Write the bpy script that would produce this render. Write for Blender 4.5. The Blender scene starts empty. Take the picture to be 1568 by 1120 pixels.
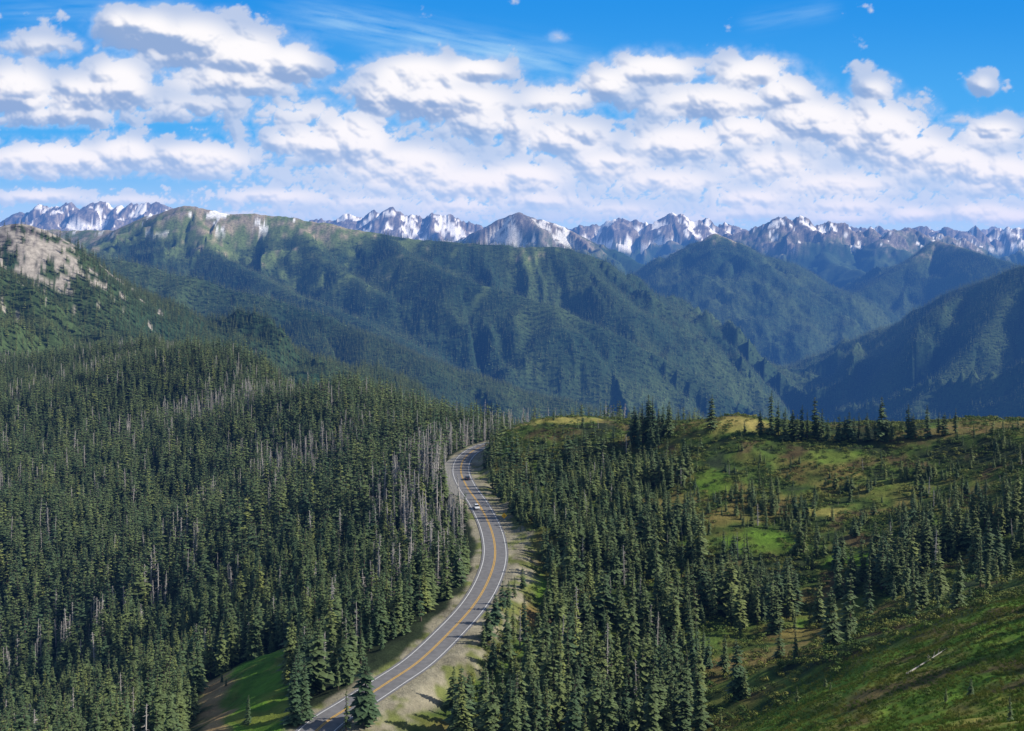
import bpy, math, numpy as np, time
T0=time.time()
rng=np.random.default_rng(7)
F=1725.0
def unproject(u,v,Y):            # image pixel (u, v) at an estimated depth Y -> world metres, eye level = 0
    return ((u-784.0)/F*Y, float(Y), (390.0-v)/F*Y)
# ------------------------------------------------------------------ noise
_ang=np.random.default_rng(1).uniform(0,2*np.pi,4096); _gx=np.cos(_ang); _gy=np.sin(_ang)
def _h(ix,iy,s):
    h=(ix*374761393+iy*668265263+s*982451653)&0x7fffffff
    h=((h^(h>>13))*1274126177)&0x7fffffff
    return (h^(h>>15))&4095
def gn(x,y,s=0):
    x0=np.floor(x);y0=np.floor(y);fx=x-x0;fy=y-y0
    ix=x0.astype(np.int64);iy=y0.astype(np.int64)
    u=fx*fx*fx*(fx*(fx*6-15)+10);v=fy*fy*fy*(fy*(fy*6-15)+10)
    def c(dx,dy):
        i=_h(ix+dx,iy+dy,s); return _gx[i]*(fx-dx)+_gy[i]*(fy-dy)
    a=c(0,0);b=c(1,0);d=c(0,1);e=c(1,1)
    return ((a+(b-a)*u)*(1-v)+(d+(e-d)*u)*v)*1.5
def fbm(x,y,o=4,s=0,g=0.5):
    r=0;a=1.0;t=0
    for i in range(o):
        r=r+a*gn(x*2**i+i*7.3,y*2**i-i*3.1,s+i);t+=a;a*=g
    return r/t
def billow(x,y,o=4,s=0,g=0.55):
    r=0;a=1.0;t=0
    for i in range(o):
        r=r+a*np.abs(gn(x*2**i+i*7.3,y*2**i-i*3.1,s+i))*2;t+=a;a*=g
    return r/t
def ss(a,b,x):
    t=np.clip((x-a)/(b-a),0,1);return t*t*(3-2*t)
# ------------------------------------------------------------------ road centreline
ROADZ=-89.0
road_c=[(-38,172),(-38,190),(-37.6,204),(-35.5,214),(-31.2,223),(-26,234),(-20.2,247),(-14.3,267),(-9.9,285),(-6.9,304),(-5.1,327),(-5.5,349),(-7.8,374),(-12.2,404),(-17.3,432),(-21,463),(-20.7,493),(-15.5,518),(-6,536),(10,550),(35,560),(60,572)]
def catmull(P,n):
    P=[np.array(p,float) for p in P];out=[]
    for i in range(len(P)-1):
        p0=P[max(i-1,0)];p1=P[i];p2=P[i+1];p3=P[min(i+2,len(P)-1)]
        for k in range(n):
            t=k/n
            out.append(0.5*((2*p1)+(-p0+p2)*t+(2*p0-5*p1+4*p2-p3)*t*t+(-p0+3*p1-3*p2+p3)*t**3))
    out.append(P[-1]);return np.array(out)
RD=catmull(road_c,16)
def road_dist(x,y):
    x=np.asarray(x,float);y=np.asarray(y,float)
    d=np.full(x.shape,1e3);sd=np.full(x.shape,1.0)
    m=(y>150)&(y<620)&(np.abs(x)<140)
    xs=x[m];ys=y[m];best=np.full(xs.shape,1e9);side=np.zeros(xs.shape);R2=RD[::3]
    for i in range(0,len(R2)-1):
        ax,ay=R2[i];bx,by=R2[i+1];dx=bx-ax;dy=by-ay;l2=dx*dx+dy*dy
        t=np.clip(((xs-ax)*dx+(ys-ay)*dy)/l2,0,1)
        q=np.hypot(xs-ax-t*dx,ys-ay-t*dy);c=(xs-ax)*dy-(ys-ay)*dx
        u=q<best;best=np.where(u,q,best);side=np.where(u,np.sign(c),side)
    d[m]=best;sd[m]=side
    return d,sd
# ------------------------------------------------------------------ near terrain control points
cp=[unproject(*p) for p in [
(250,535,1100),(180,560,1050),(100,590,980),(0,620,900),(-150,650,850),(400,562,980),(560,612,800),(680,650,680),(735,660,610),
(100,800,600),(350,800,520),(500,760,520),(620,700,560),(100,950,480),(0,1110,400),(200,1100,330),(350,1030,290),(320,1100,266),
(250,640,830),(250,800,600),(400,680,700),(450,900,400),(600,850,400),(650,780,440),(560,950,320),
(800,860,335),(835,900,310),(800,950,285),(775,1000,262),(705,1090,228),(860,1000,272),(900,1100,238),
(1200,1120,172),(1100,1120,212),(1568,1120,100),(1400,1120,128),(1568,925,190),(1450,975,182),(1350,1030,176),(1250,1085,172),
(1500,900,250),(1568,860,300),(1568,760,350),(1568,700,390),(1400,800,350),(1400,900,290),(1300,950,290),(1200,1000,265),(1100,1040,240),
(1250,850,340),(1100,850,345),(1000,950,300),(1000,1080,245),(1100,750,400),(1250,740,400),(1400,730,400),(1000,760,400),(950,700,460),(850,750,440),(800,700,460),(775,760,420),
(800,650,500),(850,637,510),(900,645,500),(940,655,490),(1000,660,475),(1060,655,465),(1130,647,455),(1200,655,450),(1300,668,440),(1400,662,435),(1480,655,430),(1568,655,420),(1700,650,400)]]
cp+=[(p[0],p[1],ROADZ) for p in road_c[3::2]]
cp+=[(0,0,-1.9),(30,0,-3),(-40,0,-5),(0,-40,0),(0,50,-25),(0,100,-49),(0,160,-77),(-60,100,-58),(-80,160,-88),(40,50,-22),(-8,205,-90),(20,195,-90),(-38,190,-89),(-25,212,-89.5),(-75,215,-100),(-130,240,-120),(80,60,-20),
(150,150,-45),(220,250,-60),
(20,600,-105),(100,540,-92),(200,520,-88),(300,500,-85),(0,750,-180),(100,700,-170),(250,680,-170),(400,650,-160),(0,1000,-370),(200,1000,-400),(400,1000,-400),(600,900,-350),
(-340,1300,-190),(-150,1100,-290),(-90,900,-200),(-45,760,-125),(-600,1300,-180),(-700,1000,-115),(-350,420,-185),(-250,300,-165),(-500,700,-165),(-700,600,-180),(350,350,-60),(500,450,-60)]
cp=np.array(cp)
def tps(r2): return 0.5*r2*np.log(r2+1e-9)
n=len(cp);XY=cp[:,:2]/100.0
A=tps(((XY[:,None]-XY[None])**2).sum(-1))+np.eye(n)*0.02
P=np.c_[np.ones(n),XY]
M=np.block([[A,P],[P.T,np.zeros((3,3))]])
W=np.linalg.solve(M,np.r_[cp[:,2],0,0,0])
def near_h(X,Y):
    x=X/100.0;y=Y/100.0
    z=W[n]+W[n+1]*x+W[n+2]*y
    for i in range(n): z=z+W[i]*tps((x-XY[i,0])**2+(y-XY[i,1])**2)
    return z
# ------------------------------------------------------------------ far ridges  (points, slope, crest jaggedness, gully width)
ridges=[
([(-260,330,1600),(-80,350,1800),(0,358,1885),(14,350,1895),(28,341,1900),(42,350,1905),(54,378,1915),(72,402,1950),(110,428,2000),(165,442,2050),(240,476,2150),(330,503,2300),(450,545,2500),(560,590,2700),(700,640,2900),(850,700,3100)],0.52,7,120),
([(-300,360,4200),(60,385,4000),(200,402,3900),(350,442,3800),(480,478,3700),(560,510,3600),(640,545,3500),(740,582,3500),(900,624,3500),(1000,660,3500)],0.58,10,240),
([(-300,350,6800),(60,352,6500),(180,352,6200),(240,328,6000),(268,320,5950),(295,315,5900),(340,326,5850),(400,330,5800),(450,333,5800),(520,348,5700),(600,362,5700),(700,372,5600),(790,378,5600),(870,380,5600),(920,400,5600),(960,420,5600),(1020,465,5600),(1100,510,5700),(1180,550,5800),(1250,584,5900),(1310,620,6100)],0.56,14,360),
([(590,362,5700),(620,390,5300),(700,425,5000),(850,470,4750),(960,520,4600),(1080,582,4500),(1150,630,4400)],0.64,10,260),
([(295,316,5900),(330,390,5350),(420,435,4950),(520,478,4650),(620,520,4450),(680,560,4250)],0.64,10,260),
([(450,334,5800),(500,400,5300),(600,460,4900),(720,520,4700)],0.66,10,220),
([(870,382,5600),(940,450,5150),(1000,530,4900)],0.68,8,220),
([(960,425,8600),(1040,387,8500),(1095,357,8500),(1130,372,8500),(1160,388,8450),(1210,402,8400),(1260,440,8300),(1300,480,8000)],0.6,14,350),
([(1095,358,8500),(1130,450,7700),(1190,540,7200),(1215,590,7000)],0.7,12,300),
([(1010,395,8550),(1010,440,7900),(1060,500,7400)],0.7,12,300),
([(1900,330,4700),(1700,372,4950),(1568,408,5200),(1480,440,5600),(1400,485,6000),(1330,530,6400),(1240,600,6900)],0.6,10,320),
([(1568,408,5200),(1500,520,4700),(1400,620,4400)],0.7,10,240),
([(1800,400,8000),(1600,415,8200),(1520,395,8500),(1435,368,9200),(1395,400,8900),(1330,440,8600),(1260,482,8300),(1195,530,8000)],0.6,12,350),
([(1230,345,12500),(1270,400,11000),(1330,420,10000),(1400,400,9000)],0.55,30,350),
([(700,370,10500),(740,350,10300),(770,336,10200),(795,326,10200),(830,336,10200),(870,352,10200),(930,385,10000),(1000,410,9800)],0.55,28,330),
([(1000,400,12500),(1080,375,12200),(1130,354,12000),(1165,342,12000),(1190,334,12000),(1222,329,12000),(1255,338,12000),(1290,344,12000),(1330,356,12000),(1350,368,11500),(1370,356,11800),(1395,346,12000),(1430,358,12000),(1475,370,12000),(1520,388,12000),(1600,400,12000)],0.6,95,420),
([(-300,350,15000),(0,342,15000),(30,331,15000),(105,312,15000),(140,310,15000),(180,316,15000),(240,313,15000),(270,326,15000),(350,340,15000),(500,340,15000),(540,328,15000),(560,334,15000),(600,327,14500),(640,332,14500),(690,334,14500),(740,344,14500),(800,345,15000),(870,345,15000),(905,348,15000),(940,336,15000),(980,344,15000),(1020,332,15000),(1070,334,15000),(1105,344,15000),(1140,352,15500),(1250,350,16000),(1390,350,16000),(1440,356,15500),(1470,349,15500),(1510,360,15500),(1545,348,15500),(1620,354,15500),(1900,348,15500)],0.5,110,500),
([(-300,350,21000),(300,348,21000),(900,347,21000),(1300,350,21000),(1900,348,21000)],0.4,120,900),
]
def far_h(X,Y):
    sh=X.shape;X=X.ravel();Y=Y.ravel()
    H=np.full(X.shape,-1050.0);G=np.zeros(X.shape);DR=np.full(X.shape,900.0)
    wob=fbm(X/900,Y/900,3,11)
    for k,(pts,s,jag,gw) in enumerate(ridges):
        Pt=np.array([unproject(*p) for p in pts]);L=0.0
        reach=(Pt[:,2].max()+1050)/(s*.75);y0=Pt[:,1].min()-reach;y1=Pt[:,1].max()+reach
        I=np.nonzero((Y>y0)&(Y<y1))[0];x=X[I];y=Y[I]
        hb=np.full(x.shape,-1e9);db=np.zeros(x.shape);tb=np.zeros(x.shape);zb=np.zeros(x.shape)
        for i in range(len(Pt)-1):
            a=Pt[i];b=Pt[i+1];dx=b[0]-a[0];dy=b[1]-a[1];l2=dx*dx+dy*dy;l=math.sqrt(l2)
            t=np.clip(((x-a[0])*dx+(y-a[1])*dy)/l2,0,1)
            d=np.sqrt((x-a[0]-t*dx)**2+(y-a[1]-t*dy)**2);z=a[2]+t*(b[2]-a[2]);h=z-s*d
            m=h>hb;hb[m]=h[m];db[m]=d[m];tb[m]=L+t[m]*l;zb[m]=z[m];L+=l
        q=np.nonzero(zb-s*db*.60+jag>H[I])[0];I=I[q];db=db[q];tb=tb[q];zb=zb[q];w=wob[I]
        g1=1-np.abs(gn(tb/gw+w*1.3+k*17.3,db/(gw*5)+k,31))*2
        g2=1-np.abs(gn(tb/(gw*.33)+w*3.4,db/(gw*1.6)+k,32))*2
        dd=np.sqrt(db*db+25.0**2)-25
        tt=np.arange(0,L+20,8.0);jn=np.interp(tb,tt,jag*fbm(tt/(gw*.5),tt*0+k+.37,5,5,.62)*1.5)
        al=.14 if jag>=50 else 0
        h=zb+jn*np.exp(-dd/400)-s*(dd-(0.50+al)*(g1-.55)*700*np.tanh(dd/700)-(0.16+al)*(g2-.5)*260*np.tanh(dd/260))
        m=h>H[I];J=I[m];H[J]=h[m];G[J]=(g1*.6+g2*.4)[m];DR[J]=dd[m]
    e=np.abs(fbm(X/280,Y/280,5,21,.55))
    H=H-np.minimum(DR*.2,75)*e*1.6
    return H.reshape(sh),G.reshape(sh),DR.reshape(sh)
# ------------------------------------------------------------------ grid
ac=np.r_[np.linspace(-0.85,-0.52,40)[:-1],np.linspace(-0.52,0.52,1050),np.linspace(0.52,0.85,40)[1:]]
def geo(a,b,k): return np.geomspace(a,b,k)[:-1]
yr=np.r_[np.linspace(-40,90,40)[:-1],geo(90,600,300),geo(600,7000,380),geo(7000,17000,250),np.geomspace(17000,60000,30)]
NA=len(ac);NR=len(yr)
AA,YY=np.meshgrid(ac,yr);XX=AA*(YY+60)
def height(X,Y):
    Z=np.full(X.shape,-1e4);G=np.zeros(X.shape);DR=np.full(X.shape,900.)
    mn=Y<1500
    zn=near_h(X[mn],Y[mn]);x=X[mn];y=Y[mn]
    zn=zn+fbm(x/45,y/45,4,3)*3.2*ss(60,220,y)+fbm(x/8,y/8,3,4)*0.7
    zn=zn-np.maximum(y-1150,0)*0.7
    rd,_=road_dist(x,y);w=1-ss(6.0,15,rd)
    zn=zn*(1-w)+(ROADZ-.12)*w
    Z[mn]=zn
    mf=Y>1000
    h,g,d=far_h(X[mf],Y[mf]);Z[mf]=np.maximum(Z[mf],h);G[mf]=g;DR[mf]=d
    return Z,G,DR
ZZ,GG,DD=height(XX,YY)
def hz(x,y,arr=None):
    arr=ZZ if arr is None else arr
    a=x/(y+60);i=np.clip(np.searchsorted(yr,y)-1,0,NR-2);j=np.clip(np.searchsorted(ac,a)-1,0,NA-2)
    fy=(y-yr[i])/(yr[i+1]-yr[i]);fx=(a-ac[j])/(ac[j+1]-ac[j])
    return (arr[i,j]*(1-fx)+arr[i,j+1]*fx)*(1-fy)+(arr[i+1,j]*(1-fx)+arr[i+1,j+1]*fx)*fy
SL=np.where(YY>20,ZZ/np.maximum(YY,20),-9.);RUN=np.maximum.accumulate(SL,axis=0)
# ------------------------------------------------------------------ meadow patches (x,y,rx,ry,type)
meadows=[(79,352,14,12,'g'),(88,297,13,10,'h'),(62,263,19,15,'b'),(7,312,5,17,'g'),(4,290,5,10,'b'),(22,507,26,14,'y'),(92,456,17,11,'y'),(176,431,36,12,'b'),(72,405,8,15,'g'),(84,312,10,5,'b'),(120,420,14,7,'h'),(105,375,10,6,'y'),(45,235,10,9,'h'),(130,385,10,9,'h'),(100,330,9,7,'g')]
def clearing(x,y):      # grassy clearing below the road embankment
    y_=np.maximum(y,50.);a=x/y_
    return ss(-.1,.5,np.minimum(np.minimum(a+.282,-.192-a)*y_/7,(323-y_)/12)+fbm(x/9,y_/9,3,78)*.8)*(y_>205)*(y_<330)
def patch(x,y):
    m=clearing(x,y)
    wv=fbm(x/9,y/9,3,77)*.55
    for (cx,cy,rx,ry,t) in meadows:
        q=1.0-np.hypot((x-cx)/rx,(y-cy)/ry)+wv
        m=np.maximum(m,ss(0,.35,q))
    return m
# ------------------------------------------------------------------ terrain colour
def mix(a,b,t): return a*(1-t[...,None])+np.array(b)*t[...,None]
def colours(XX,YY,ZZ,GG,DD,near):
    col=np.zeros(XX.shape+(3,));col[:]=(0.032,0.046,0.020)
    n1=fbm(XX/60,YY/60,4,51);n2=fbm(XX/14,YY/14,3,52)
    if near:
        n4=fbm(XX/5,YY/5,3,54)
        right=ss(0,14,XX-np.interp(YY,RD[:,1],RD[:,0]))*(YY<620)
        mead=np.array([0.082,0.130,0.024])
        gcol=mix(np.broadcast_to(mead,col.shape),(0.18,0.15,0.045),ss(-.05,.4,n1+n2*.6))
        gcol=mix(gcol,(0.12,0.078,0.042),ss(.15,.45,n2-n1*.7)*.75)
        gcol=mix(gcol,(0.05,0.10,0.02),ss(.1,.5,-n2+n4*.4))
        rm=right*ss(-.45,.05,n2+n1*.8)
        col=col*(1-rm[...,None])+gcol*rm[...,None]
        pm=patch(XX,YY)*(YY<620)
        pc=mix(gcol*1.1,(0.09,0.17,0.022),ss(-.3,.3,-n2))
        for (cx,cy,rx,ry,t) in meadows:
            q=ss(0,.4,1.15-np.hypot((XX-cx)/rx,(YY-cy)/ry)+n2*.5)
            tc={'g':(0.11,0.20,0.022),'h':(0.14,0.175,0.035),'b':(0.22,0.15,0.06),'y':(0.36,0.30,0.09),'d':(0.34,0.22,0.11)}[t]
            pc=mix(pc,tc,q*.7)
        clr=clearing(XX,YY);aa=XX/np.maximum(YY,50)
        pc=mix(pc,(0.12,0.25,0.022),clr*.8);pc=mix(pc,(0.19,0.22,0.04),clr*ss(.0,.35,n2+n4*.5)*.8);pc=mix(pc,(0.38,0.25,0.13),clr*ss(-.246,-.260,aa+n2*.03)*.9)
        col=col*(1-pm[...,None])+pc*pm[...,None]
        fg=(1-ss(0,12,YY-(196+fbm(XX/20,YY/20,3,9)*10)))*ss(30,42,XX+n2*6)
        fc=mix(np.broadcast_to(np.array([0.12,0.215,0.024]),col.shape),(0.24,0.23,0.05),ss(-.1,.4,n2+n4*.5))
        fc=mix(fc,(0.13,0.09,0.042),ss(.12,.4,n2-n1)*.8)
        col=col*(1-fg[...,None])+fc*fg[...,None]
        rd,rs=road_dist(XX,YY)
        wr=np.where(rs>0,14+4*n1,7.0)
        wr=np.where((rs<0)&(YY>400)&(YY<480),10.5,wr)
        gv=1-ss(wr*.75,wr,rd+n2*2.5)
        vc=mix(np.broadcast_to(np.array([0.30,0.27,0.19]),col.shape),(0.16,0.18,0.055),ss(-.1,.3,n4*1.2+n2+(rd-8)*.05))
        col=col*(1-gv[...,None])+vc*gv[...,None]
    n3=fbm(XX/400,YY/400,5,53)
    forest=mix(np.broadcast_to(np.array([0.023,0.050,0.027]),col.shape),(0.060,0.094,0.036),ss(-.3,.4,n3))
    fm=ss(1100,1300,YY);col=col*(1-fm[...,None])+forest*fm[...,None]
    if near:return np.clip(col,0.004,.95),XX*0
    west=ss(-100,-900,XX)*ss(7500,6500,YY)
    alp=ss(30,190,ZZ+n3*280+n1*90+west*80)*ss(3800,4800,YY)
    chute=ss(.16,.32,fbm(XX/210,YY/500,4,91)+n1*.35)*ss(-330,-50,ZZ)*ss(3000,4200,YY)*(XX<300)
    alp=np.maximum(alp,chute*.9)
    alpc=mix(np.broadcast_to(np.array([0.12,0.165,0.055]),col.shape),(0.32,0.27,0.19),ss(-.2,.3,n1+n3+(ZZ-150)/300))
    col=col*(1-alp[...,None])+alpc*alp[...,None]
    rock=ss(-30,260,ZZ+n3*240+n1*120)*ss(8200,9500,YY)
    rock=np.maximum(rock,ss(.1,.4,n1+n2*.4+(ZZ-190)/250)*(YY>4500)*(YY<7500)*ss(100,200,ZZ))
    r1=(YY>1400)&(YY<2350)&(XX<-560)
    rock1=np.where(r1,ss(-.02,.12,n1*1.1+n2*.9+.53-DD/280-ss(-800,-600,XX)*.30),0)
    rock=np.maximum(rock,rock1)
    rc=mix(np.broadcast_to(np.array([0.11,0.10,0.105]),col.shape),(0.27,0.24,0.215),ss(-.2,.4,n2+n1))
    rc=mix(rc,(0.38,0.345,0.30),(r1*ss(-.3,.1,n2+n1)*.8))
    col=col*(1-rock[...,None])+rc*rock[...,None]
    sn=ss(.02,.06,fbm(XX/200,YY/260,6,61,.68)*1.5+(ZZ-600)/1500+(.50-GG)*.75-ss(-3800,-4600,XX)*.08)*ss(-20,120,ZZ)*ss(9300,10500,YY)
    sn=np.maximum(sn,ss(.24,.28,fbm(XX/110,YY/260,4,62)+n2*.1)*(YY>5300)*(YY<6600)*ss(70,150,ZZ)*(XX<-900))
    col=mix(col,(0.88,0.89,0.91),sn)
    return np.clip(col,0.004,.95),np.maximum(np.maximum(alp,rock),sn)
IR=int(np.searchsorted(yr,1250))
c1,b1=colours(XX[:IR],YY[:IR],ZZ[:IR],GG[:IR],DD[:IR],True);c2,b2=colours(XX[IR:],YY[IR:],ZZ[IR:],GG[IR:],DD[IR:],False)
col=np.concatenate([c1,c2]);BARE=np.concatenate([b1,b2])
# ------------------------------------------------------------------ mesh helpers
def grid_mesh(name,V,nr,nc,flip=False):
    me=bpy.data.meshes.new(name)
    idx=np.arange(nr*nc).reshape(nr,nc)
    q=np.stack([idx[:-1,:-1],idx[:-1,1:],idx[1:,1:],idx[1:,:-1]],-1).reshape(-1,4)
    if flip:q=q[:,::-1]
    me.vertices.add(nr*nc);me.vertices.foreach_set('co',V.reshape(-1).astype(np.float32))
    me.loops.add(q.size);me.loops.foreach_set('vertex_index',q.reshape(-1).astype(np.int32))
    me.polygons.add(len(q));me.polygons.foreach_set('loop_start',np.arange(0,q.size,4,dtype=np.int32))
    me.update(calc_edges=True);return me
def add_col(me,c,name='col'):
    a=me.color_attributes.new(name,'FLOAT_COLOR','POINT')
    c4=np.ones((len(me.vertices),4),np.float32);c4[:,:3]=np.asarray(c).reshape(-1,3);a.data.foreach_set('color',c4.reshape(-1))
def link(o,par=None):
    bpy.context.scene.collection.objects.link(o)
    if par is not None:o.parent=par
    return o
def mat(name):
    m=bpy.data.materials.new(name);m.use_nodes=True;nt=m.node_tree
    return m,nt,nt.nodes['Principled BSDF']
def N(nt,t,**k):
    n=nt.nodes.new(t)
    for a,b in k.items():setattr(n,a,b)
    return n
def simple(name,c,rough=.8,var=.25,scale=3.0,metal=0,bump=0):
    m,nt,b=mat(name);tc=N(nt,'ShaderNodeTexCoord');no=N(nt,'ShaderNodeTexNoise');no.inputs['Scale'].default_value=scale;no.inputs['Detail'].default_value=6
    nt.links.new(tc.outputs['Object'],no.inputs['Vector'])
    r=N(nt,'ShaderNodeMapRange');r.inputs['From Min'].default_value=.3;r.inputs['From Max'].default_value=.7;r.inputs['To Min'].default_value=1-var;r.inputs['To Max'].default_value=1+var
    nt.links.new(no.outputs['Fac'],r.inputs['Value'])
    v=N(nt,'ShaderNodeVectorMath',operation='SCALE');v.inputs[0].default_value=c;nt.links.new(r.outputs[0],v.inputs['Scale'])
    nt.links.new(v.outputs[0],b.inputs['Base Color']);b.inputs['Roughness'].default_value=rough;b.inputs['Metallic'].default_value=metal
    b.inputs['Specular IOR Level'].default_value=.3
    return m
m_ter,nt,b=mat('terrain_ground')
at=N(nt,'ShaderNodeAttribute',attribute_name='col');tc=N(nt,'ShaderNodeTexCoord')
no=N(nt,'ShaderNodeTexNoise');no.inputs['Scale'].default_value=.09;no.inputs['Detail'].default_value=9;no.inputs['Roughness'].default_value=.72
nt.links.new(tc.outputs['Object'],no.inputs['Vector'])
r=N(nt,'ShaderNodeMapRange');r.inputs['From Min'].default_value=.32;r.inputs['From Max'].default_value=.68;r.inputs['To Min'].default_value=.45;r.inputs['To Max'].default_value=1.5
nt.links.new(no.outputs['Fac'],r.inputs['Value'])
v=N(nt,'ShaderNodeVectorMath',operation='SCALE');nt.links.new(at.outputs['Color'],v.inputs[0]);nt.links.new(r.outputs[0],v.inputs['Scale'])
nt.links.new(v.outputs[0],b.inputs['Base Color']);b.inputs['Roughness'].default_value=1;b.inputs['Specular IOR Level'].default_value=.1
bp=N(nt,'ShaderNodeBump');bp.inputs['Strength'].default_value=.6;bp.inputs['Distance'].default_value=3.0
nt.links.new(no.outputs['Fac'],bp.inputs['Height']);nt.links.new(bp.outputs[0],b.inputs['Normal'])
me=grid_mesh('terrain',np.stack([XX,YY,ZZ],-1),NR,NA);add_col(me,col);me.materials.append(m_ter)
me.polygons.foreach_set('use_smooth',np.ones(len(me.polygons),bool))
link(bpy.data.objects.new('mountain_terrain',me))
# ------------------------------------------------------------------ road
def strip(off0,off1,z):
    T=np.gradient(RD,axis=0);T/=np.linalg.norm(T,axis=1)[:,None];Nn=np.c_[T[:,1],-T[:,0]]
    k=len(RD);a=RD+Nn*off0;b=RD+Nn*off1
    return np.stack([np.c_[a,np.full(k,z)],np.c_[b,np.full(k,z)]],1)
road=bpy.data.objects.new('mountain_road',None);link(road)
def mkstrip(nm,o0,o1,z,m):
    V=strip(o0,o1,z);me=grid_mesh(nm,V,len(RD),2,flip=False);me.materials.append(m);link(bpy.data.objects.new(nm,me),road)
m_as=simple('asphalt',(0.18,0.175,0.175),.85,.16,.7)
m_wh=simple('white_road_paint',(0.78,0.78,0.76),.7,.15,2);m_ye=simple('yellow_road_paint',(0.75,0.42,0.03),.7,.15,2)
mkstrip('asphalt_surface',-3.95,3.95,ROADZ,m_as)
for nm,a,b_,m in [('white_edge_line_left',-3.34,-3.18,m_wh),('white_edge_line_right',3.18,3.34,m_wh),('yellow_centre_line_left',-.26,-.10,m_ye),('yellow_centre_line_right',.10,.26,m_ye)]:
    mkstrip(nm,a,b_,ROADZ+.012,m)
pl=[];T=np.gradient(RD,axis=0);T/=np.linalg.norm(T,axis=1)[:,None];Nn=np.c_[T[:,1],-T[:,0]]
i0,i1=int(13.2*16),int(16.2*16)
for i in range(i0,i1):
    w=4.02+4.8*math.sin(math.pi*(i-i0)/(i1-1-i0))**.7 if 0<i-i0<i1-1-i0 else 4.02
    a=RD[i]-Nn[i]*3.8;c=RD[i]-Nn[i]*w;pl.append([[*c,ROADZ-.02],[*a,ROADZ-.02]])
me=grid_mesh('gravel_pullout',np.array(pl),i1-i0,2);me.materials.append(simple('worn_asphalt',(0.24,0.23,0.205),.9,.2,1));link(bpy.data.objects.new('gravel_pullout',me),road)
# ------------------------------------------------------------------ vegetation meshes
def leafmat(name,ca,cb,bright):
    m,nt,b=mat(name)
    sh=N(nt,'ShaderNodeAttribute',attribute_name='shade');ti=N(nt,'ShaderNodeAttribute',attribute_name='tint',attribute_type='INSTANCER')
    oi=N(nt,'ShaderNodeObjectInfo');mx=N(nt,'ShaderNodeMix',data_type='RGBA')
    ad=N(nt,'ShaderNodeMath',operation='MULTIPLY_ADD');nt.links.new(oi.outputs['Random'],ad.inputs[0]);ad.inputs[1].default_value=.35;nt.links.new(ti.outputs['Fac'],ad.inputs[2])
    ad.use_clamp=True
    nt.links.new(ad.outputs[0],mx.inputs['Factor'])
    ia=[i for i in mx.inputs if i.name=='A' and i.type=='RGBA'][0];ib=[i for i in mx.inputs if i.name=='B' and i.type=='RGBA'][0];om=[i for i in mx.outputs if i.type=='RGBA'][0]
    ia.default_value=(*ca,1);ib.default_value=(*cb,1)
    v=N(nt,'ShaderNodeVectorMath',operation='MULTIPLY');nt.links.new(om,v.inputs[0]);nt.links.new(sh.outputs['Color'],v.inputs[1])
    nt.links.new(v.outputs[0],b.inputs['Base Color']);b.inputs['Roughness'].default_value=.75;b.inputs['Specular IOR Level'].default_value=.25
    return m
m_fir=leafmat('fir_needles',(0.052,0.100,0.050),(0.20,0.24,0.070),1)
m_far=leafmat('distant_fir_needles',(0.058,0.118,0.056),(0.20,0.26,0.085),1)
m_shr=leafmat('shrub_leaves',(0.068,0.135,0.024),(0.22,0.225,0.042),1)
m_grs=leafmat('grass_blades',(0.12,0.25,0.024),(0.31,0.29,0.06),1)
m_brk=simple('fir_bark',(0.11,0.085,0.065),.9,.3,6);m_dead=simple('weathered_dead_wood',(0.40,0.37,0.34),.9,.3,5)
class MB:
    def __init__(s):s.V=[];s.Fc=[];s.C=[];s.M=[]
    def add(s,vs,fs,cs,mi):
        o=len(s.V);s.V+=vs;s.C+=cs;s.Fc+=[tuple(i+o for i in f) for f in fs];s.M+=[mi]*len(fs)
    def cone(s,p0,p1,r0,r1,n,mi,c=1.0):
        p0=np.array(p0,float);p1=np.array(p1,float);d=p1-p0;d/=np.linalg.norm(d)
        a=np.cross(d,(0,0,1) if abs(d[2])<.9 else (1,0,0));a/=np.linalg.norm(a);b=np.cross(d,a)
        vs=[tuple(p0+r0*(a*math.cos(2*math.pi*i/n)+b*math.sin(2*math.pi*i/n))) for i in range(n)]+[tuple(p1+r1*(a*math.cos(2*math.pi*i/n)+b*math.sin(2*math.pi*i/n))) for i in range(n)]
        s.add(vs,[(i,(i+1)%n,n+(i+1)%n,n+i) for i in range(n)],[(c,c,c)]*(2*n),mi)
    def mesh(s,name,mats,smooth=False):
        me=bpy.data.meshes.new(name);me.from_pydata(s.V,[],s.Fc);add_col(me,np.array(s.C),'shade')
        for m in mats:me.materials.append(m)
        me.polygons.foreach_set('material_index',s.M);me.update();return me
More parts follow.
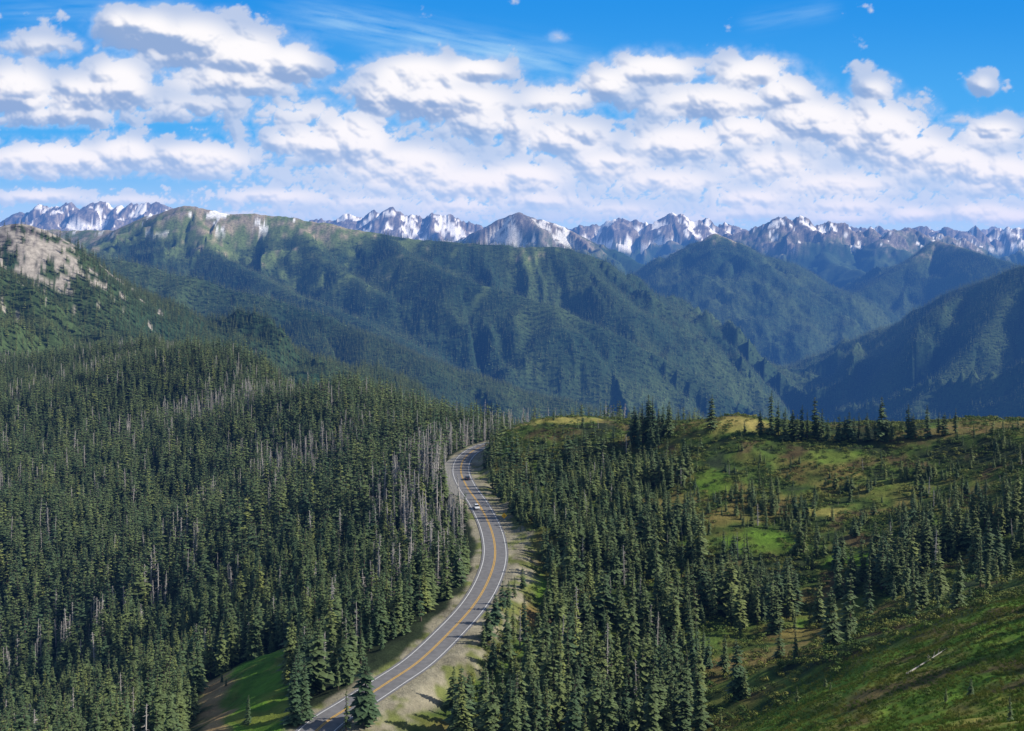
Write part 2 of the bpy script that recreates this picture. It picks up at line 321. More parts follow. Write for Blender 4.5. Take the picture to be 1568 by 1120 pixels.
def fir(name,levels,nb,seed,sub,R=.15,base=.07,sparse=.1,lm=None):
    r=np.random.default_rng(seed);b=MB();lean=r.uniform(-.02,.02,2)
    b.cone((0,0,-.05),(lean[0]*.5,lean[1]*.5,.5),.016,.009,5 if sub else 3,1);b.cone((lean[0]*.5,lean[1]*.5,.5),(lean[0],lean[1],.99),.009,.002,4 if sub else 3,1)
    asym=r.uniform(0,6.28);bump=[r.uniform(.65,1.3) for _ in range(8)]
    for k in range(levels):
        t=base+(1-base)*max((k+r.uniform(-.3,.3))/levels,0)**.95;t=min(max(t,base*.7),.985)
        rad=R*(1-t)**.72*(1.0 if t>.16 else .75)*r.uniform(.78,1.18)*np.interp(t*7,range(8),bump)+.006
        a0=r.uniform(0,6.28);nbk=max(4 if sub else 3,int(nb*(1-.45*t)))
        for j in range(nbk):
            if r.random()<sparse:continue
            a=a0+6.283*j/nbk+r.uniform(-.3,.3);L=rad*r.uniform(.6,1.2)*(1+.2*math.cos(a-asym))
            z=t+r.uniform(-.5,.5)/levels*.8;ox=lean[0]*t;oy=lean[1]*t
            droop=-.30*L if t<.75 else .1*L
            lift=.06*L
            parts=[(0,1.0,0)] if not sub else [(0,1.0,0),(.55,.72,.25),(-.55,.72,.25)]
            for (da,sc,st) in parts:
                aa=a+da*r.uniform(.7,1.2);ll=L*sc*(1-st);ca,sa=math.cos(aa),math.sin(aa);cb,sb=math.cos(a),math.sin(a)
                bx=ox+cb*L*st;by=oy+sb*L*st;w=(.30*ll+.006) if sub else (.42*ll+.01)
                zb=z+lift*st*3;zm=z+lift;zt=z+droop*sc
                mxp=bx+ca*ll*.5;myp=by+sa*ll*.5;dz=w*r.uniform(.35,.8)
                vs=[(bx,by,zb+.006),(mxp-sa*w,myp+ca*w,zm-dz),(bx+ca*ll,by+sa*ll,zt),(mxp+sa*w,myp-ca*w,zm-dz)]
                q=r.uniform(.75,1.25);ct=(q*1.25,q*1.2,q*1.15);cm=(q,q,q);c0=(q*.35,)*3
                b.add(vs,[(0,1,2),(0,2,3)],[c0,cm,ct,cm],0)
    return b.mesh(name,[lm or m_fir,m_brk])
def snag(name,seed):
    r=np.random.default_rng(seed);b=MB();lx,ly=r.uniform(-.03,.03,2)
    b.cone((0,0,-.05),(lx,ly,.95),.020,.005,5,0)
    for k in range(60):
        t=r.uniform(.15,.95);a=r.uniform(0,6.28);L=.085*(1-t)**.6*r.uniform(.4,1.3)+.012
        b.cone((lx*t,ly*t,t),(lx*t+math.cos(a)*L,ly*t+math.sin(a)*L,t+r.uniform(-.4,.2)*L),.005,.0015,3,0,r.uniform(.8,1.1))
    return b.mesh(name,[m_dead])
def shrub(name,seed,nl=110):
    r=np.random.default_rng(seed);b=MB()
    lobes=[(r.uniform(-.45,.45),r.uniform(-.45,.45),r.uniform(.25,.5),r.uniform(.3,.5)) for _ in range(5)]
    for j in range(5):b.cone((0,0,-.05),(lobes[j][0]*.8,lobes[j][1]*.8,lobes[j][2]),.02,.008,3,1)
    for k in range(nl):
        lx,ly,lz,lr=lobes[k%5];d=r.normal(size=3);d/=np.linalg.norm(d);d[2]=abs(d[2])*1.0-.15
        rr=lr*r.uniform(.75,1.1);p=np.array([lx+d[0]*rr,ly+d[1]*rr,max(lz+d[2]*rr*.8,.02)])
        a=r.normal(size=3);a-=a.dot(d)*d*.7;a/=np.linalg.norm(a);c=np.cross(d,a);s=r.uniform(.07,.14)
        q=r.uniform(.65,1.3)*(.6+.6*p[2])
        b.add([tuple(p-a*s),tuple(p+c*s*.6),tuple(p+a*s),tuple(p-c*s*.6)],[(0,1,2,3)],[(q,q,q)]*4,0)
    return b.mesh(name,[m_shr,m_brk])
def tuft(name,seed):
    r=np.random.default_rng(seed);b=MB()
    for k in range(22):
        a=r.uniform(0,6.28);x,y=r.normal(0,.25,2);h=r.uniform(.5,1.1);l=r.uniform(.1,.5);w=.045;q=r.uniform(.7,1.3)
        ca,sa=math.cos(a),math.sin(a)
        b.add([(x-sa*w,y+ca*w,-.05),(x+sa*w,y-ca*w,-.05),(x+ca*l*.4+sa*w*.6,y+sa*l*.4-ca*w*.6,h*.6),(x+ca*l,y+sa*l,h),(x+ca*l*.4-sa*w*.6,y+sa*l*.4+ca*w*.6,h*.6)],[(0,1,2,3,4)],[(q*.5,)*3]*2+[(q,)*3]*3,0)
    return b.mesh(name,[m_grs])
def coll(name,meshes):
    c=bpy.data.collections.new(name)
    for i,m in enumerate(meshes):c.objects.link(bpy.data.objects.new(m.name+'_%02d'%i,m))
    return c
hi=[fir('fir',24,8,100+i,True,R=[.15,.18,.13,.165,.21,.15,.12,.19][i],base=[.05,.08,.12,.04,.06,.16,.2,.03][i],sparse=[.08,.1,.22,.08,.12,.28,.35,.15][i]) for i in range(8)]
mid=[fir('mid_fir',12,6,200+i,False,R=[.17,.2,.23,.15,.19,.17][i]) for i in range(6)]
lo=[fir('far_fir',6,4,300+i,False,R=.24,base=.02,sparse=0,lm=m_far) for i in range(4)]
c_hi=coll('fir_variants',hi);c_mid=coll('mid_fir_variants',mid);c_lo=coll('far_fir_variants',lo)
c_sn=coll('snag_variants',[snag('dead_fir',400+i) for i in range(4)])
c_sh=coll('shrub_variants',[shrub('shrub',500+i) for i in range(4)]);c_gr=coll('tuft_variants',[tuft('grass_tuft',600+i) for i in range(4)])
cnts={}
def scatter(name,x,y,z,sx,sz,tint,c,nv):
    k=len(x);cnts[name]=k
    me=bpy.data.meshes.new(name);me.vertices.add(k);me.vertices.foreach_set('co',np.stack([x,y,z],-1).astype(np.float32).reshape(-1))
    a=me.attributes.new('iscale','FLOAT_VECTOR','POINT');a.data.foreach_set('vector',np.stack([sx,sx,sz],-1).astype(np.float32).reshape(-1))
    a=me.attributes.new('irot','FLOAT_VECTOR','POINT');a.data.foreach_set('vector',np.stack([rng.normal(0,.03,k),rng.normal(0,.03,k),rng.uniform(0,6.28,k)],-1).astype(np.float32).reshape(-1))
    a=me.attributes.new('tint','FLOAT','POINT');a.data.foreach_set('value',np.clip(tint,0,1).astype(np.float32))
    a=me.attributes.new('kind','INT','POINT');a.data.foreach_set('value',rng.integers(0,nv,k).astype(np.int32))
    ob=link(bpy.data.objects.new(name,me))
    g=bpy.data.node_groups.new(name+'_instancing','GeometryNodeTree')
    g.interface.new_socket(name='Geometry',in_out='INPUT',socket_type='NodeSocketGeometry');g.interface.new_socket(name='Geometry',in_out='OUTPUT',socket_type='NodeSocketGeometry')
    gi=g.nodes.new('NodeGroupInput');go=g.nodes.new('NodeGroupOutput');ci=g.nodes.new('GeometryNodeCollectionInfo');ci.inputs['Collection'].default_value=c
    ci.inputs['Separate Children'].default_value=True;ci.inputs['Reset Children'].default_value=True
    ip=g.nodes.new('GeometryNodeInstanceOnPoints');ip.inputs['Pick Instance'].default_value=True
    def na(nm,t):
        q=g.nodes.new('GeometryNodeInputNamedAttribute');q.data_type=t;q.inputs['Name'].default_value=nm;return q.outputs['Attribute']
    er=g.nodes.new('FunctionNodeEulerToRotation')
    L=g.links.new
    L(gi.outputs[0],ip.inputs['Points']);L(ci.outputs[0],ip.inputs['Instance']);L(na('kind','INT'),ip.inputs['Instance Index'])
    L(na('irot','FLOAT_VECTOR'),er.inputs[0]);L(er.outputs[0],ip.inputs['Rotation']);L(na('iscale','FLOAT_VECTOR'),ip.inputs['Scale']);L(ip.outputs[0],go.inputs[0])
    md=ob.modifiers.new('instances','NODES');md.node_group=g
    return ob
def jit(x0,x1,y0,y1,s):
    gx,gy=np.meshgrid(np.arange(x0,x1,s),np.arange(y0,y1,s));gx=gx.ravel();gy=gy.ravel()
    return gx+rng.uniform(-.5,.5,gx.size)*s,gy+rng.uniform(-.5,.5,gy.size)*s
def vis(x,y,z,h,marg):
    return (z+h)/y>hz(x,y,RUN)-marg
# --- near forest
x,y=jit(-650,330,110,1260,3.3);k=(np.abs(x/y)<.6)
x=x[k];y=y[k];z=hz(x,y);rdd,rsd=road_dist(x,y)
rx=np.interp(y,RD[:,1],RD[:,0]);right=(x>rx)
dn=fbm(x/24,y/24,4,71);dn2=fbm(x/9,y/9,3,72);pa=patch(x,y)
dens=np.clip(.92+dn*.7+dn2*.6,0,1)
east=x>.17*y                                      # open heather slope east of the gully
dr=np.clip(.68+dn*1.9+dn2*1.1,.05,1)
up=np.clip(.54+dn*1.8+dn2*1.4,.05,1)                # upper open slope
md=np.clip(.46+dn*2.2+dn2*1.1,.03,1)                # clumps in the bowl
lw=np.clip(.04+dn*.7+dn2*.5,0,.4)
dr=np.where(east,np.where(y>345,up,np.where(y>288,md,lw)),dr)
dens=np.where(right,dr,dens)
dens=np.where(right&(~east)&(y>350)&(y<480)&(x<60),np.clip(dens*1.4+.15,0,1),dens)
dens*= (1-np.clip(pa*1.25,0,1))
dens=np.where(right&(x<rx+14+4*dn)&(y<360),0,dens)
dens=np.where(rdd<np.where(right,8.6,7.0),0,dens)
dens=np.where((y<430)&(rdd<11)&(~right),dens*.4,dens)
fgz=(x>48)&(y<200)
dens*=ss(0,8,y-np.where(x>24,205+dn*10,198))
dens=np.where(fgz,.03+.12*np.clip(dn2,0,1),dens)
dens=np.where((y<229)&(x>-30)&(x<-11),0,dens)
cor=(y<262)&(x/y>-.295)&(x/y<-.19);dens=np.where(cor,dens*.02,dens)
crest=right&(z>-78)&(y>420);sub=right&(z>-82)&(y>400)
dens=np.where(sub,dens*.7,dens);dens=np.where(crest,dens*.35,dens)
k=rng.random(len(x))<dens
x=x[k];y=y[k];z=z[k];right=right[k];dn=dn[k];dn2=dn2[k];crest=crest[k];sub=sub[k];rdd=rdd[k];east=east[k];fgz=fgz[k]
hgt=rng.uniform(.5,1.3,len(x))*np.where(right,np.where(east,np.where(y>345,5.4+5*dn,10.5+5*dn),np.where(y>350,8.5+5*dn,12.5+5*dn)),13.2+4*dn)
hgt=np.where(rng.random(len(x))<.18,hgt*.5,hgt)
hgt=np.where(sub,hgt*.75,hgt);hgt=np.where(crest,hgt*.7,hgt)
hgt=np.where(right&(rdd<20)&(y<340),hgt*.7,hgt)
hgt=np.where(fgz,rng.uniform(1.0,3.2,len(x)),hgt)
hgt=np.clip(hgt,1.0,19)
k=vis(x,y,z,hgt,.02);x,y,z,hgt,right,dn,dn2,rdd=[q[k] for q in (x,y,z,hgt,right,dn,dn2,rdd)]
def blob(cx,cy,rx,ry): return np.exp(-((x-cx)/rx)**2-((y-cy)/ry)**2)
snp=np.where(right,.03,.03+.26*ss(.12,.42,fbm(x/60,y/60,3,88))+.45*((rdd<38)&(y>300))+.5*blob(-205,820,38,55)+.45*blob(-110,600,28,40)+.4*blob(-42,245,14,16))
isn=rng.random(len(x))<snp
wid=hgt*rng.uniform(.75,1.3,len(x))*np.where(right&(y>350),1.25,1.1)
tint=np.clip(.08+.40*dn+rng.normal(0,.15,len(x))+np.where(right,.04,0)+.7*(rng.random(len(x))<.03),0,1)
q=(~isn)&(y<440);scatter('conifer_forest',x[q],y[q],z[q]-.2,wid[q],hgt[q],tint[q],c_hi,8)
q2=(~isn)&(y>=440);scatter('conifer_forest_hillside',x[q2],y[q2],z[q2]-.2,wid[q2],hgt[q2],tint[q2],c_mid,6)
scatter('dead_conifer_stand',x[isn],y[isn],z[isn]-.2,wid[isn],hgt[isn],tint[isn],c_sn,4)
# --- mid & far forest
def farforest(name,y0,y1,s,h0,h1,c,nv,marg):
    x,y=jit(-.56*y1,.56*y1,y0,y1,s);k=(np.abs(x/y)<.54);x=x[k];y=y[k];z=hz(x,y)
    k=vis(x,y,z,h1,marg);x=x[k];y=y[k];z=z[k]
    a=fbm(x/60,y/60,4,51);b3=fbm(x/400,y/400,5,53)
    al=hz(x,y,BARE)
    k=rng.random(len(x))<np.clip(1.0-al*1.1,0.0,1);x=x[k];y=y[k];z=z[k];a=a[k];b3=b3[k]
    h=rng.uniform(h0,h1,len(x));scatter(name,x,y,z-.3,h*rng.uniform(.9,1.2,len(x)),h,.18+b3*.6+a*.4+rng.normal(0,.20,len(x)),c,nv)
farforest('mid_distance_forest',1260,3650,7.2,10,19,c_mid,6,.003)
farforest('distant_forest',3650,9600,15,16,30,c_lo,4,.001)
# --- shrubs
x,y=jit(-10,320,120,560,1.9);k=(np.abs(x/y)<.6);x=x[k];y=y[k];z=hz(x,y);rdd,_=road_dist(x,y)
rx=np.interp(y,RD[:,1],RD[:,0]);d=np.clip(.50+fbm(x/16,y/16,4,99)*1.3,0,.9)*(1-.65*np.clip(patch(x,y),0,1))*(x>rx+10)*(rdd>11)*ss(196,212,y)
d=np.where((y<205)&(x>40),np.clip(.06+fbm(x/12,y/12,3,98)*.9,0,.5),d)
k=(rng.random(len(x))<d);x=x[k];y=y[k];z=z[k];s=rng.uniform(.5,1.9,len(x))*np.where(y<205,.55,1)
k=vis(x,y,z,2,.01);x,y,z,s=x[k],y[k],z[k],s[k]
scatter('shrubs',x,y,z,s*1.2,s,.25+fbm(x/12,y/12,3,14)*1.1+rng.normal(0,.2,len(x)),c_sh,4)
# --- grass tufts
x,y=jit(10,150,85,215,.62);k=(np.abs(x/y-.25)<.35);x=x[k];y=y[k];z=hz(x,y);k=vis(x,y,z,.3,.004)&(rng.random(len(x))<np.clip(.6+fbm(x/6,y/6,3,15),0,1))
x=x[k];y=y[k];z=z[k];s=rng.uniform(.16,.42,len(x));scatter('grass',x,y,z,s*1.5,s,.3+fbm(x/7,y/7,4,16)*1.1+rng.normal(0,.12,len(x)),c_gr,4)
# --- individually placed trees
def put(u,Y,h,w=1.1,v=None,kind=None):
    X=(u-784)/F*Y;zz=float(hz(np.array([X]),np.array([float(Y)]))[0])
    o=bpy.data.objects.new('fir_tree',hi[int(rng.integers(0,8)) if kind is None else kind]);o.location=(X,Y,zz-.25);o.scale=(h*w,h*w,h);o.rotation_euler=(0,0,rng.uniform(0,6.28));link(o)
for (u,Y,h,w) in [(966,462,14,1.1),(972,466,16,1.1),(978,462,15,1.1),(985,464,17,1.1),(992,466,19,1.05),(1000,464,18.5,1.1),(1008,460,14,1.2),(1016,464,13,1),(1026,460,15,1.0),(980,456,12,1.3),(996,456,13,1.3),(1008,454,11,1.3),(1090,452,15,1.0),(892,490,7,1.2),(848,503,4,1.4),
 (1140,446,5,1.3),(1165,444,10,1.2),(1181,443,18,.9),(1192,444,14,1.1),(1202,440,13,1.2),(1213,443,11,1.3),(1222,438,11,1.3),(1228,442,13,1.1),(1236,440,12,1.2),(1248,442,16,1.2),(1254,438,11,1.2),(1258,440,12,1.2),(1268,438,9,1.2),(1285,436,11,1.2),(1293,436,10,1.2),(1300,435,12,1.2),(1308,435,10,1.2),(1315,436,11,1.3),(1328,435,11,1.3),(1340,434,9,1.3),(1349,432,18,.95),(1357,432,12,1.2),(1366,431,9,1.2),(1391,430,13.5,1.1),(1399,429,10,1.2),(1420,428,12.5,1.1),(1438,428,9,1.2),(1463,426,10,1.2),(1447,426,9,1.2),
 (560,213,14,1.2),(568,216,8,1.2),(530,210,9,1.0),(466,216,12,1.1),(450,214,13,1.1),(456,224,12,1.1),(474,232,10,1.1),(746,262,8,1.3),(757,272,8,1.3),(770,283,8,1.3),(779,287,7,1.3),(789,294,6,1.2),(800,303,6,1.3),(740,258,6,1.2),
 (340,292,3,1.3),(346,285,2.2,1.3),(458,262,11,1),(470,258,12,1),(462,248,12,1),(478,246,11,1),(488,252,11,1.1),(452,272,11,1.1),(884,232,12,1),(925,226,13,1),(1022,236,16,1),(905,238,15,1),(858,236,14,1.1),(822,228,10,1),(795,222,8,1),(960,224,12,1),(1030,232,13,1),(740,212,9,1.1),(700,208,6,1.1),(380,226,6,1.1),
 (1190,308,14,1.1),(1204,312,13,1.1),(1175,306,11,1.1),(1320,315,13,1.0),(1335,318,10,1.2),(1280,325,12,1.1),(1290,330,10,1.1),(1515,300,15,1.1),(1530,296,14,1.1),(1490,300,11,1.1),(1085,262,8,1.1),(1060,250,13,1),(1120,300,10,1.1),
 (787,384,9,1.2),(792,391,11,1.1),(784,398,10,1.2),(778,408,9,1.2),(796,400,12,1.1)]:
    put(u,Y,h,w*1.1)
for (X,Y,h) in [(77,158,13),(84,163,15),(88,150,14),(80,144,12),(91,170,15),(88,186,13),(76,136,11),(84,178,14),(95,178,15)]:
    put(784+X/Y*F,Y,h,1.2)
# ------------------------------------------------------------------ vehicles
m_gl=simple('car_glass',(0.02,0.025,0.03),.08,.05,1);m_ty=simple('tyre_rubber',(0.02,0.02,0.02),.9,.2,5);m_ch=simple('wheel_alloy',(0.45,0.45,0.47),.35,.1,5,metal=.8)
m_li=simple('lamp_lens',(0.6,0.1,0.08),.3,.1,5);m_hl=simple('headlamp_lens',(0.8,0.8,0.8),.2,.1,5)
def car(name,paint,pos,heading):
    root=bpy.data.objects.new(name,None);link(root);root.location=pos;root.rotation_euler=(0,0,heading)
    st=[(-2.22,.70,.36,.55,.68,.70,.55),(-2.05,.84,.28,.60,.80,.84,.68),(-1.1,.90,.24,.62,.92,.98,.72),(-.35,.90,.24,.62,.97,1.46,.62),(.9,.90,.24,.62,.99,1.50,.62),(1.55,.90,.24,.62,1.0,1.42,.60),(2.02,.88,.28,.62,.98,1.05,.70),(2.2,.78,.36,.58,.82,.86,.62)]
    R=[]
    for (yy,w,z0,z1,z2,z3,wr) in st:
        h=[(w*.88,z0),(w,z1),(w*.96,z2),(wr,z3)];ring=[(a,yy,c) for a,c in h]+[(-a,yy,c) for a,c in h[::-1]];R+=ring
    fs=[];ms=[]
    for i in range(len(st)-1):
        for j in range(8):
            j2=(j+1)%8;fs.append((i*8+j,i*8+j2,(i+1)*8+j2,(i+1)*8+j))
            g=(j in(2,4) and 2<=i<=5) or (j==3 and i in(2,5));ms.append(1 if g else 0)
    fs+= [tuple(range(8))[::-1],tuple(range((len(st)-1)*8,len(st)*8))];ms+=[0,0]
    me=bpy.data.meshes.new('body');me.from_pydata(R,[],fs);me.materials.append(paint);me.materials.append(m_gl);me.polygons.foreach_set('material_index',ms);me.update()
    o=bpy.data.objects.new('body',me);link(o,root);bv=o.modifiers.new('b','BEVEL');bv.width=.05;bv.segments=2
    for i,(wx,wy) in enumerate([(-.82,-1.35),(.82,-1.35),(-.82,1.35),(.82,1.35)]):
        w=MB();w.cone((wx-.11,wy,.33),(wx+.11,wy,.33),.33,.33,18,0);w.cone((wx-.115,wy,.33),(wx-.114,wy,.33),.33,.2,18,0);w.cone((wx+.115,wy,.33),(wx+.114,wy,.33),.33,.2,18,0)
        w.cone((wx-.12,wy,.33),(wx+.12,wy,.33),.2,.2,14,1);w.cone((wx-.12,wy,.33),(wx-.121,wy,.33),.2,.01,14,1);w.cone((wx+.12,wy,.33),(wx+.121,wy,.33),.2,.01,14,1)
        link(bpy.data.objects.new('wheel_%d'%(i+1),w.mesh('wheel',[m_ty,m_ch])),root)
    for i,(lx,ly,mm) in enumerate([(-.6,-2.16,m_hl),(.6,-2.16,m_hl),(-.68,2.16,m_li),(.68,2.16,m_li)]):
        w=MB();w.cone((lx-.12,ly,.70),(lx+.12,ly,.70),.075,.075,8,0);link(bpy.data.objects.new('lamp_%d'%(i+1),w.mesh('lamp',[mm])),root)
    for sx in(-1,1):
        w=MB();w.cone((sx*.88,-.75,1.0),(sx*1.06,-.72,1.02),.07,.06,8,0);link(bpy.data.objects.new('mirror',w.mesh('mirror',[paint])),root)
def on_road(Y,off):
    i=int(np.argmin(np.abs(RD[:300,1]-Y)));t=RD[i+1]-RD[i-1];t/=np.linalg.norm(t);p=RD[i]+np.array([t[1],-t[0]])*off
    return (p[0],p[1],ROADZ+.01),math.atan2(t[1],t[0])-math.pi/2
pw=simple('white_car_paint',(0.78,0.78,0.78),.25,.02,1);pd=simple('dark_car_paint',(0.05,0.06,0.08),.25,.02,1)
p,h=on_road(395,-1.7);car('white_car',pw,p,h)
p,h=on_road(446,1.6);car('dark_car',pd,p,h+math.pi)
# warning sign
sg=bpy.data.objects.new('yellow_warning_sign',None);link(sg);sg.location=(-2.6,373,ROADZ-.1)
b=MB();b.cone((0,0,0),(0,0,3.0),.05,.05,8,0);link(bpy.data.objects.new('post',b.mesh('post',[simple('galvanised_post',(0.4,0.4,0.4),.5,.1,3,metal=.6)])),sg)
def diamond(s,y,m,nm):
    me=bpy.data.meshes.new(nm);me.from_pydata([(0,y,2.6-s),(s,y,2.6),(0,y,2.6+s),(-s,y,2.6),(0,y+.02,2.6-s),(s,y+.02,2.6),(0,y+.02,2.6+s),(-s,y+.02,2.6)],[],[(0,1,2,3),(7,6,5,4),(0,4,5,1),(1,5,6,2),(2,6,7,3),(3,7,4,0)]);me.materials.append(m);link(bpy.data.objects.new(nm,me),sg)
diamond(.95,-.09,simple('sign_yellow',(0.95,0.52,0.02),.5,.05,3),'panel')
b=MB();b.cone((-.15,-.10,2.3),(.12,-.10,2.65),.05,.05,6,0);b.cone((.12,-.10,2.65),(-.05,-.10,2.95),.05,.01,6,0);link(bpy.data.objects.new('curve_arrow',b.mesh('arrow',[m_ty])),sg)
# fallen log
def log(u0,Y0,u1,Y1):
    def g(u,Y):
        X=(u-784)/F*Y;return np.array([X,Y,float(hz(np.array([X]),np.array([float(Y)]))[0])+.12])
    a=g(u0,Y0);c=g(u1,Y1);b=MB();m_=(a+c)/2+np.array([.1,0,.0]);b.cone(a,m_,.12,.09,8,0);b.cone(m_,c,.09,.04,8,0)
    d=c-a
    for k in range(7):
        t=rng.uniform(.2,.95);p=a+d*t;q=p+np.array([rng.uniform(-.5,.5),rng.uniform(-.5,.5),rng.uniform(.3,.8)]);b.cone(p,q,.04,.015,4,0)
    link(bpy.data.objects.new('fallen_log',b.mesh('log',[m_dead])))
log(1388,166,1450,174)
# ------------------------------------------------------------------ sky dome with cumulus
ca=np.arange(-.80,.801,.00085);ce=np.arange(-.03,.30,.00085)
A2,E2=np.meshgrid(ca,ce);U=784+A2*F;V=390-E2*F
sc=np.clip(13+.22*(345-V),11,85)
def layered(fn,asp):
    out=np.zeros(U.shape);scs=[11,21.7,42.8,84.5]
    lr=np.log(sc/11)/math.log(84.5/11)*3
    for i,s_ in enumerate(scs):
        w=np.clip(1-np.abs(lr-i),0,1);rows=np.nonzero(w[:,0]>0)[0]
        if len(rows)==0:continue
        r=slice(rows[0],rows[-1]+1);out[r]+=w[r]*fn(U[r]/s_+i*31.7,V[r]/(s_*asp)+i*11.3,3+i)
    return out
bw=layered(lambda a,b,o:billow(a*.8,b*.8,o+1,201,.56),.80);fb=layered(lambda a,b,o:fbm(a*.33,b*.33,3,211),.8)
Mx=np.zeros(U.shape)
blobs=[(185,42,42,26,1),(225,55,60,34,1.08),(290,72,85,40,1.1),(370,90,80,38,1.1),(440,105,55,36,1.05),(360,125,130,28,.9),
(25,145,65,42,1.1),(60,72,65,20,.72),(120,150,65,34,1),(180,135,55,42,1.08),(90,180,110,18,.85),
(300,165,130,22,.70),(470,175,110,24,.72),(640,120,85,32,1.08),(725,110,60,20,1.05),(690,160,120,32,1.05),(590,150,60,40,.95),(850,155,80,28,.85),(770,190,110,28,.85),
(1000,110,80,26,1.02),(930,130,50,26,.98),(1150,116,75,30,.95),(1090,160,130,32,.95),(1200,145,60,28,.95),(1340,140,34,21,.86),(1505,130,22,16,.80),(855,57,22,11,.52),
(80,248,120,26,1.12),(190,240,60,27,1.08),(300,248,100,26,1.08),(-80,250,120,30,.9),(470,220,80,30,.92),(540,225,70,48,1.14),(620,262,100,36,1.12),(720,285,95,28,1.08),(800,275,80,26,1.04),(860,215,100,34,.94),(930,255,80,26,.98),
(1040,225,90,32,1.05),(1140,205,70,28,1.02),(1240,190,80,36,1.1),(1340,210,90,46,1.14),(1400,240,80,36,1.1),(1460,250,75,30,1.05),(1520,205,54,22,1),(1530,270,80,32,1.08),(1180,255,85,26,1),(1020,280,110,22,.93),(1280,285,120,22,.93),(1700,240,140,50,.9),(1850,150,120,50,.8),(-200,120,150,60,.9),
(60,302,90,10,1),(200,308,90,9,.92),(420,302,120,12,.95),(560,312,90,10,.9),(700,318,90,10,.92),(830,308,90,11,.95),(950,322,80,9,.95),(1150,305,75,13,1.02),(1160,328,100,8,.95),(1300,318,95,11,.98),(1400,330,48,12,1.05),(1500,325,75,12,1.05),(1560,335,75,11,1.05),(1290,338,70,8,.95),(330,330,110,7,.8),(1040,338,90,6,.9),(620,335,120,5,.8)]
for (u,v,ru,rv,w) in blobs:
    dv=(V-v);rvv=np.where(dv>0,rv*.85,rv*1.15);Mx=np.maximum(Mx,w*np.exp(-((U-u)/ru)**2*.75-(dv/rvv)**2*.75))
band=ss(135,220,V)*(1-ss(325,356,V))*(ss(200,520,U)*.85+.15)
base=np.maximum(Mx,band*.62)
dns=base*1.15-.60+(bw-.33)*.95+fb*.24
alpha=ss(-.05,.15,dns)
veil=np.clip(ss(-.45,.1,dns)*.55*ss(.08,.45,base),0,.6)
def blur(a,k):
    a=np.pad(a,((k,k),(k,k)),'edge');c=np.cumsum(np.vstack([np.zeros((1,a.shape[1])),a]),0);a=(c[2*k+1:]-c[:-(2*k+1)])/(2*k+1)
    c=np.cumsum(np.hstack([np.zeros((a.shape[0],1)),a]),1);return (c[:,2*k+1:]-c[:,:-(2*k+1)])/(2*k+1)
px=.00085*F
Hh=np.clip(dns,-.12,3)*sc*1.2
def lam(Hm,k):
    gy_=np.gradient(Hm,axis=0)/px;gx_=np.gradient(Hm,axis=1)/px
    nz=1/np.sqrt(1+gx_**2*k*k+gy_**2*k*k);L=np.array([.37,.60,.71])
    return (-gx_*k*L[0]-gy_*k*L[1]+L[2])*nz
l1=lam(blur(Hh,1),.55);l2=lam(blur(blur(Hh,4),4),1.0);l3=lam(blur(blur(Hh,9),9),1.35)
th=np.clip(blur(dns,2),0,.9);tau=np.zeros(U.shape)
for k,(dr,dc) in enumerate([(2,1),(5,3),(9,6),(14,9),(20,12)]):
    s_=np.roll(np.roll(th,-dr,0),-dc,1);s_[-dr:]=0;tau+=s_*[.8,.9,1,1,1][k]
Tl=np.exp(-blur(tau,2)*.28)
lit=.28*l1+.27*l2+.28*l3+.32*Tl
lit=ss(-.02,.86,lit)
mac=ss(.30,.90,blur(blur(Mx,5),5));lit=lit*(.44+.56*mac)
h=np.clip((390-V)/390,0,1)[...,None]
top=np.array([.014,.28,.80]);midc=np.array([.07,.42,.89]);hor=np.array([.44,.69,.94])
sky=np.where(h<.45,hor+(midc-hor)*ss(.08,.45,h),midc+(top-midc)*ss(.45,1.05,h))
def streak(u0,v0,u1,v1,w,seed):
    L=math.hypot(u1-u0,v1-v0);tx,ty=(u1-u0)/L,(v1-v0)/L;s=(U-u0)*tx+(V-v0)*ty;d=-(U-u0)*ty+(V-v0)*tx
    return np.exp(-(d/w)**2)*ss(0,L*.25,s)*(1-ss(L*.75,L,s))*np.clip(.55+fbm(s/90,d/9,5,seed)*1.0,0,1)
ci=np.clip(streak(380,5,980,120,24,301)*.45+streak(520,70,900,90,16,302)*.2+streak(1120,40,1300,10,14,303)*.18+streak(-50,20,330,10,22,304)*.2,0,.6)
C=sky*(1-ci[...,None])+np.array([.55,.82,.97])*ci[...,None]
shd=np.array([.29,.41,.64]);shd2=np.array([.41,.56,.80]);lt=np.array([1.04,1.02,1.0])
sh=shd+(shd2-shd)*ss(170,320,V)[...,None]
cc=sh+(lt-sh)*lit[...,None]
vl=(veil*(1-alpha))[...,None];C=C*(1-vl)+np.array([.48,.65,.90])*vl
al=(alpha*(.82+.18*mac))[...,None];C=C*(1-al)+cc*al
hz_=ss(290,375,V)[...,None]*.25;C=C*(1-hz_)+np.array([.62,.78,.95])*hz_
D3=np.stack([A2,np.ones(A2.shape),E2],-1);D3/=np.linalg.norm(D3,axis=-1,keepdims=True);D3*=75000
me=grid_mesh('sky',D3,len(ce),len(ca));add_col(me,np.clip(C,0,1.05))
m=bpy.data.materials.new('sky_and_clouds');m.use_nodes=True;nt=m.node_tree;nt.nodes.clear()
o=N(nt,'ShaderNodeOutputMaterial');e=N(nt,'ShaderNodeEmission');at=N(nt,'ShaderNodeAttribute',attribute_name='col');nt.links.new(at.outputs['Color'],e.inputs['Color']);nt.links.new(e.outputs[0],o.inputs['Surface'])
me.materials.append(m);m.cycles.emission_sampling='NONE';link(bpy.data.objects.new('sky',me))
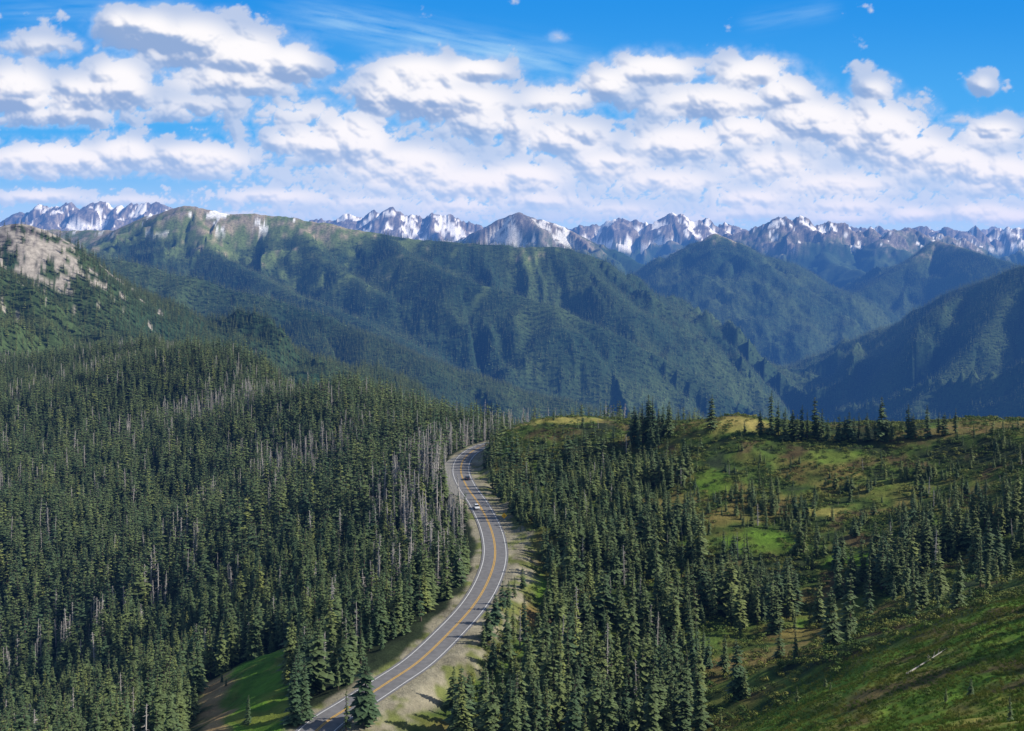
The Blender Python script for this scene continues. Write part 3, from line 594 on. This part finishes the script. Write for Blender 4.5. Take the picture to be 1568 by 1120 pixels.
# ------------------------------------------------------------------ haze (homogeneous absorbing volume; added blue emission stands in for scattered light)
def box(x0,x1,y0,y1,z0,z1):
    me=bpy.data.meshes.new('haze');vs=[(x,y,z) for x in(x0,x1) for y in(y0,y1) for z in(z0,z1)]
    me.from_pydata(vs,[],[(0,1,3,2),(4,6,7,5),(0,4,5,1),(2,3,7,6),(0,2,6,4),(1,5,7,3)]);return me
me=box(-30000,30000,-3000,24000,-2500,700)
m=bpy.data.materials.new('emissive_haze');m.use_nodes=True;nt=m.node_tree;nt.nodes.clear();o=N(nt,'ShaderNodeOutputMaterial')
sg_=np.array([1.4e-5,2.2e-5,3.2e-5]);Ainf=np.array([.21,.47,1.0]);E=Ainf*sg_
ab=N(nt,'ShaderNodeVolumeAbsorption');ab.inputs['Density'].default_value=4e-5;ab.inputs['Color'].default_value=(*[float(1-s/4e-5) for s in sg_],1)
em=N(nt,'ShaderNodeEmission');em.inputs['Color'].default_value=(*[float(q/E.max()) for q in E],1);em.inputs['Strength'].default_value=float(E.max())
ad=N(nt,'ShaderNodeAddShader');nt.links.new(ab.outputs[0],ad.inputs[0]);nt.links.new(em.outputs[0],ad.inputs[1]);nt.links.new(ad.outputs[0],o.inputs['Volume'])
me.materials.append(m);link(bpy.data.objects.new('atmospheric_haze',me))
# ------------------------------------------------------------------ light
SE=math.radians(35);sd=np.array([.99,.0,0]);sd=sd/np.linalg.norm(sd)*math.cos(SE);sd[2]=math.sin(SE)
from mathutils import Vector
l=bpy.data.lights.new('sun','SUN');l.energy=5.0;l.angle=math.radians(.5);l.color=(1,.96,.88)
so=bpy.data.objects.new('sun',l);so.rotation_euler=Vector(sd).to_track_quat('Z','Y').to_euler();so.location=(300,0,300);link(so)
w=bpy.data.worlds.new('World');bpy.context.scene.world=w;w.use_nodes=True;nt=w.node_tree
st=nt.nodes.new('ShaderNodeTexSky');st.sky_type='NISHITA';st.sun_disc=False;st.sun_elevation=SE;st.sun_rotation=math.atan2(sd[0],sd[1])
nt.links.new(st.outputs[0],nt.nodes['Background'].inputs[0]);nt.nodes['Background'].inputs[1].default_value=.105
# ------------------------------------------------------------------ camera
cam=bpy.data.cameras.new('camera');cam.sensor_width=36;cam.lens=39.6;cam.shift_y=-170/1568;cam.clip_start=.5;cam.clip_end=300000
co=bpy.data.objects.new('camera',cam);co.rotation_euler=(math.radians(90),0,0);link(co);bpy.context.scene.camera=co
s=bpy.context.scene;s.view_settings.view_transform='Standard';s.view_settings.look='None';s.view_settings.exposure=0
print('done',time.time()-T0,cnts)
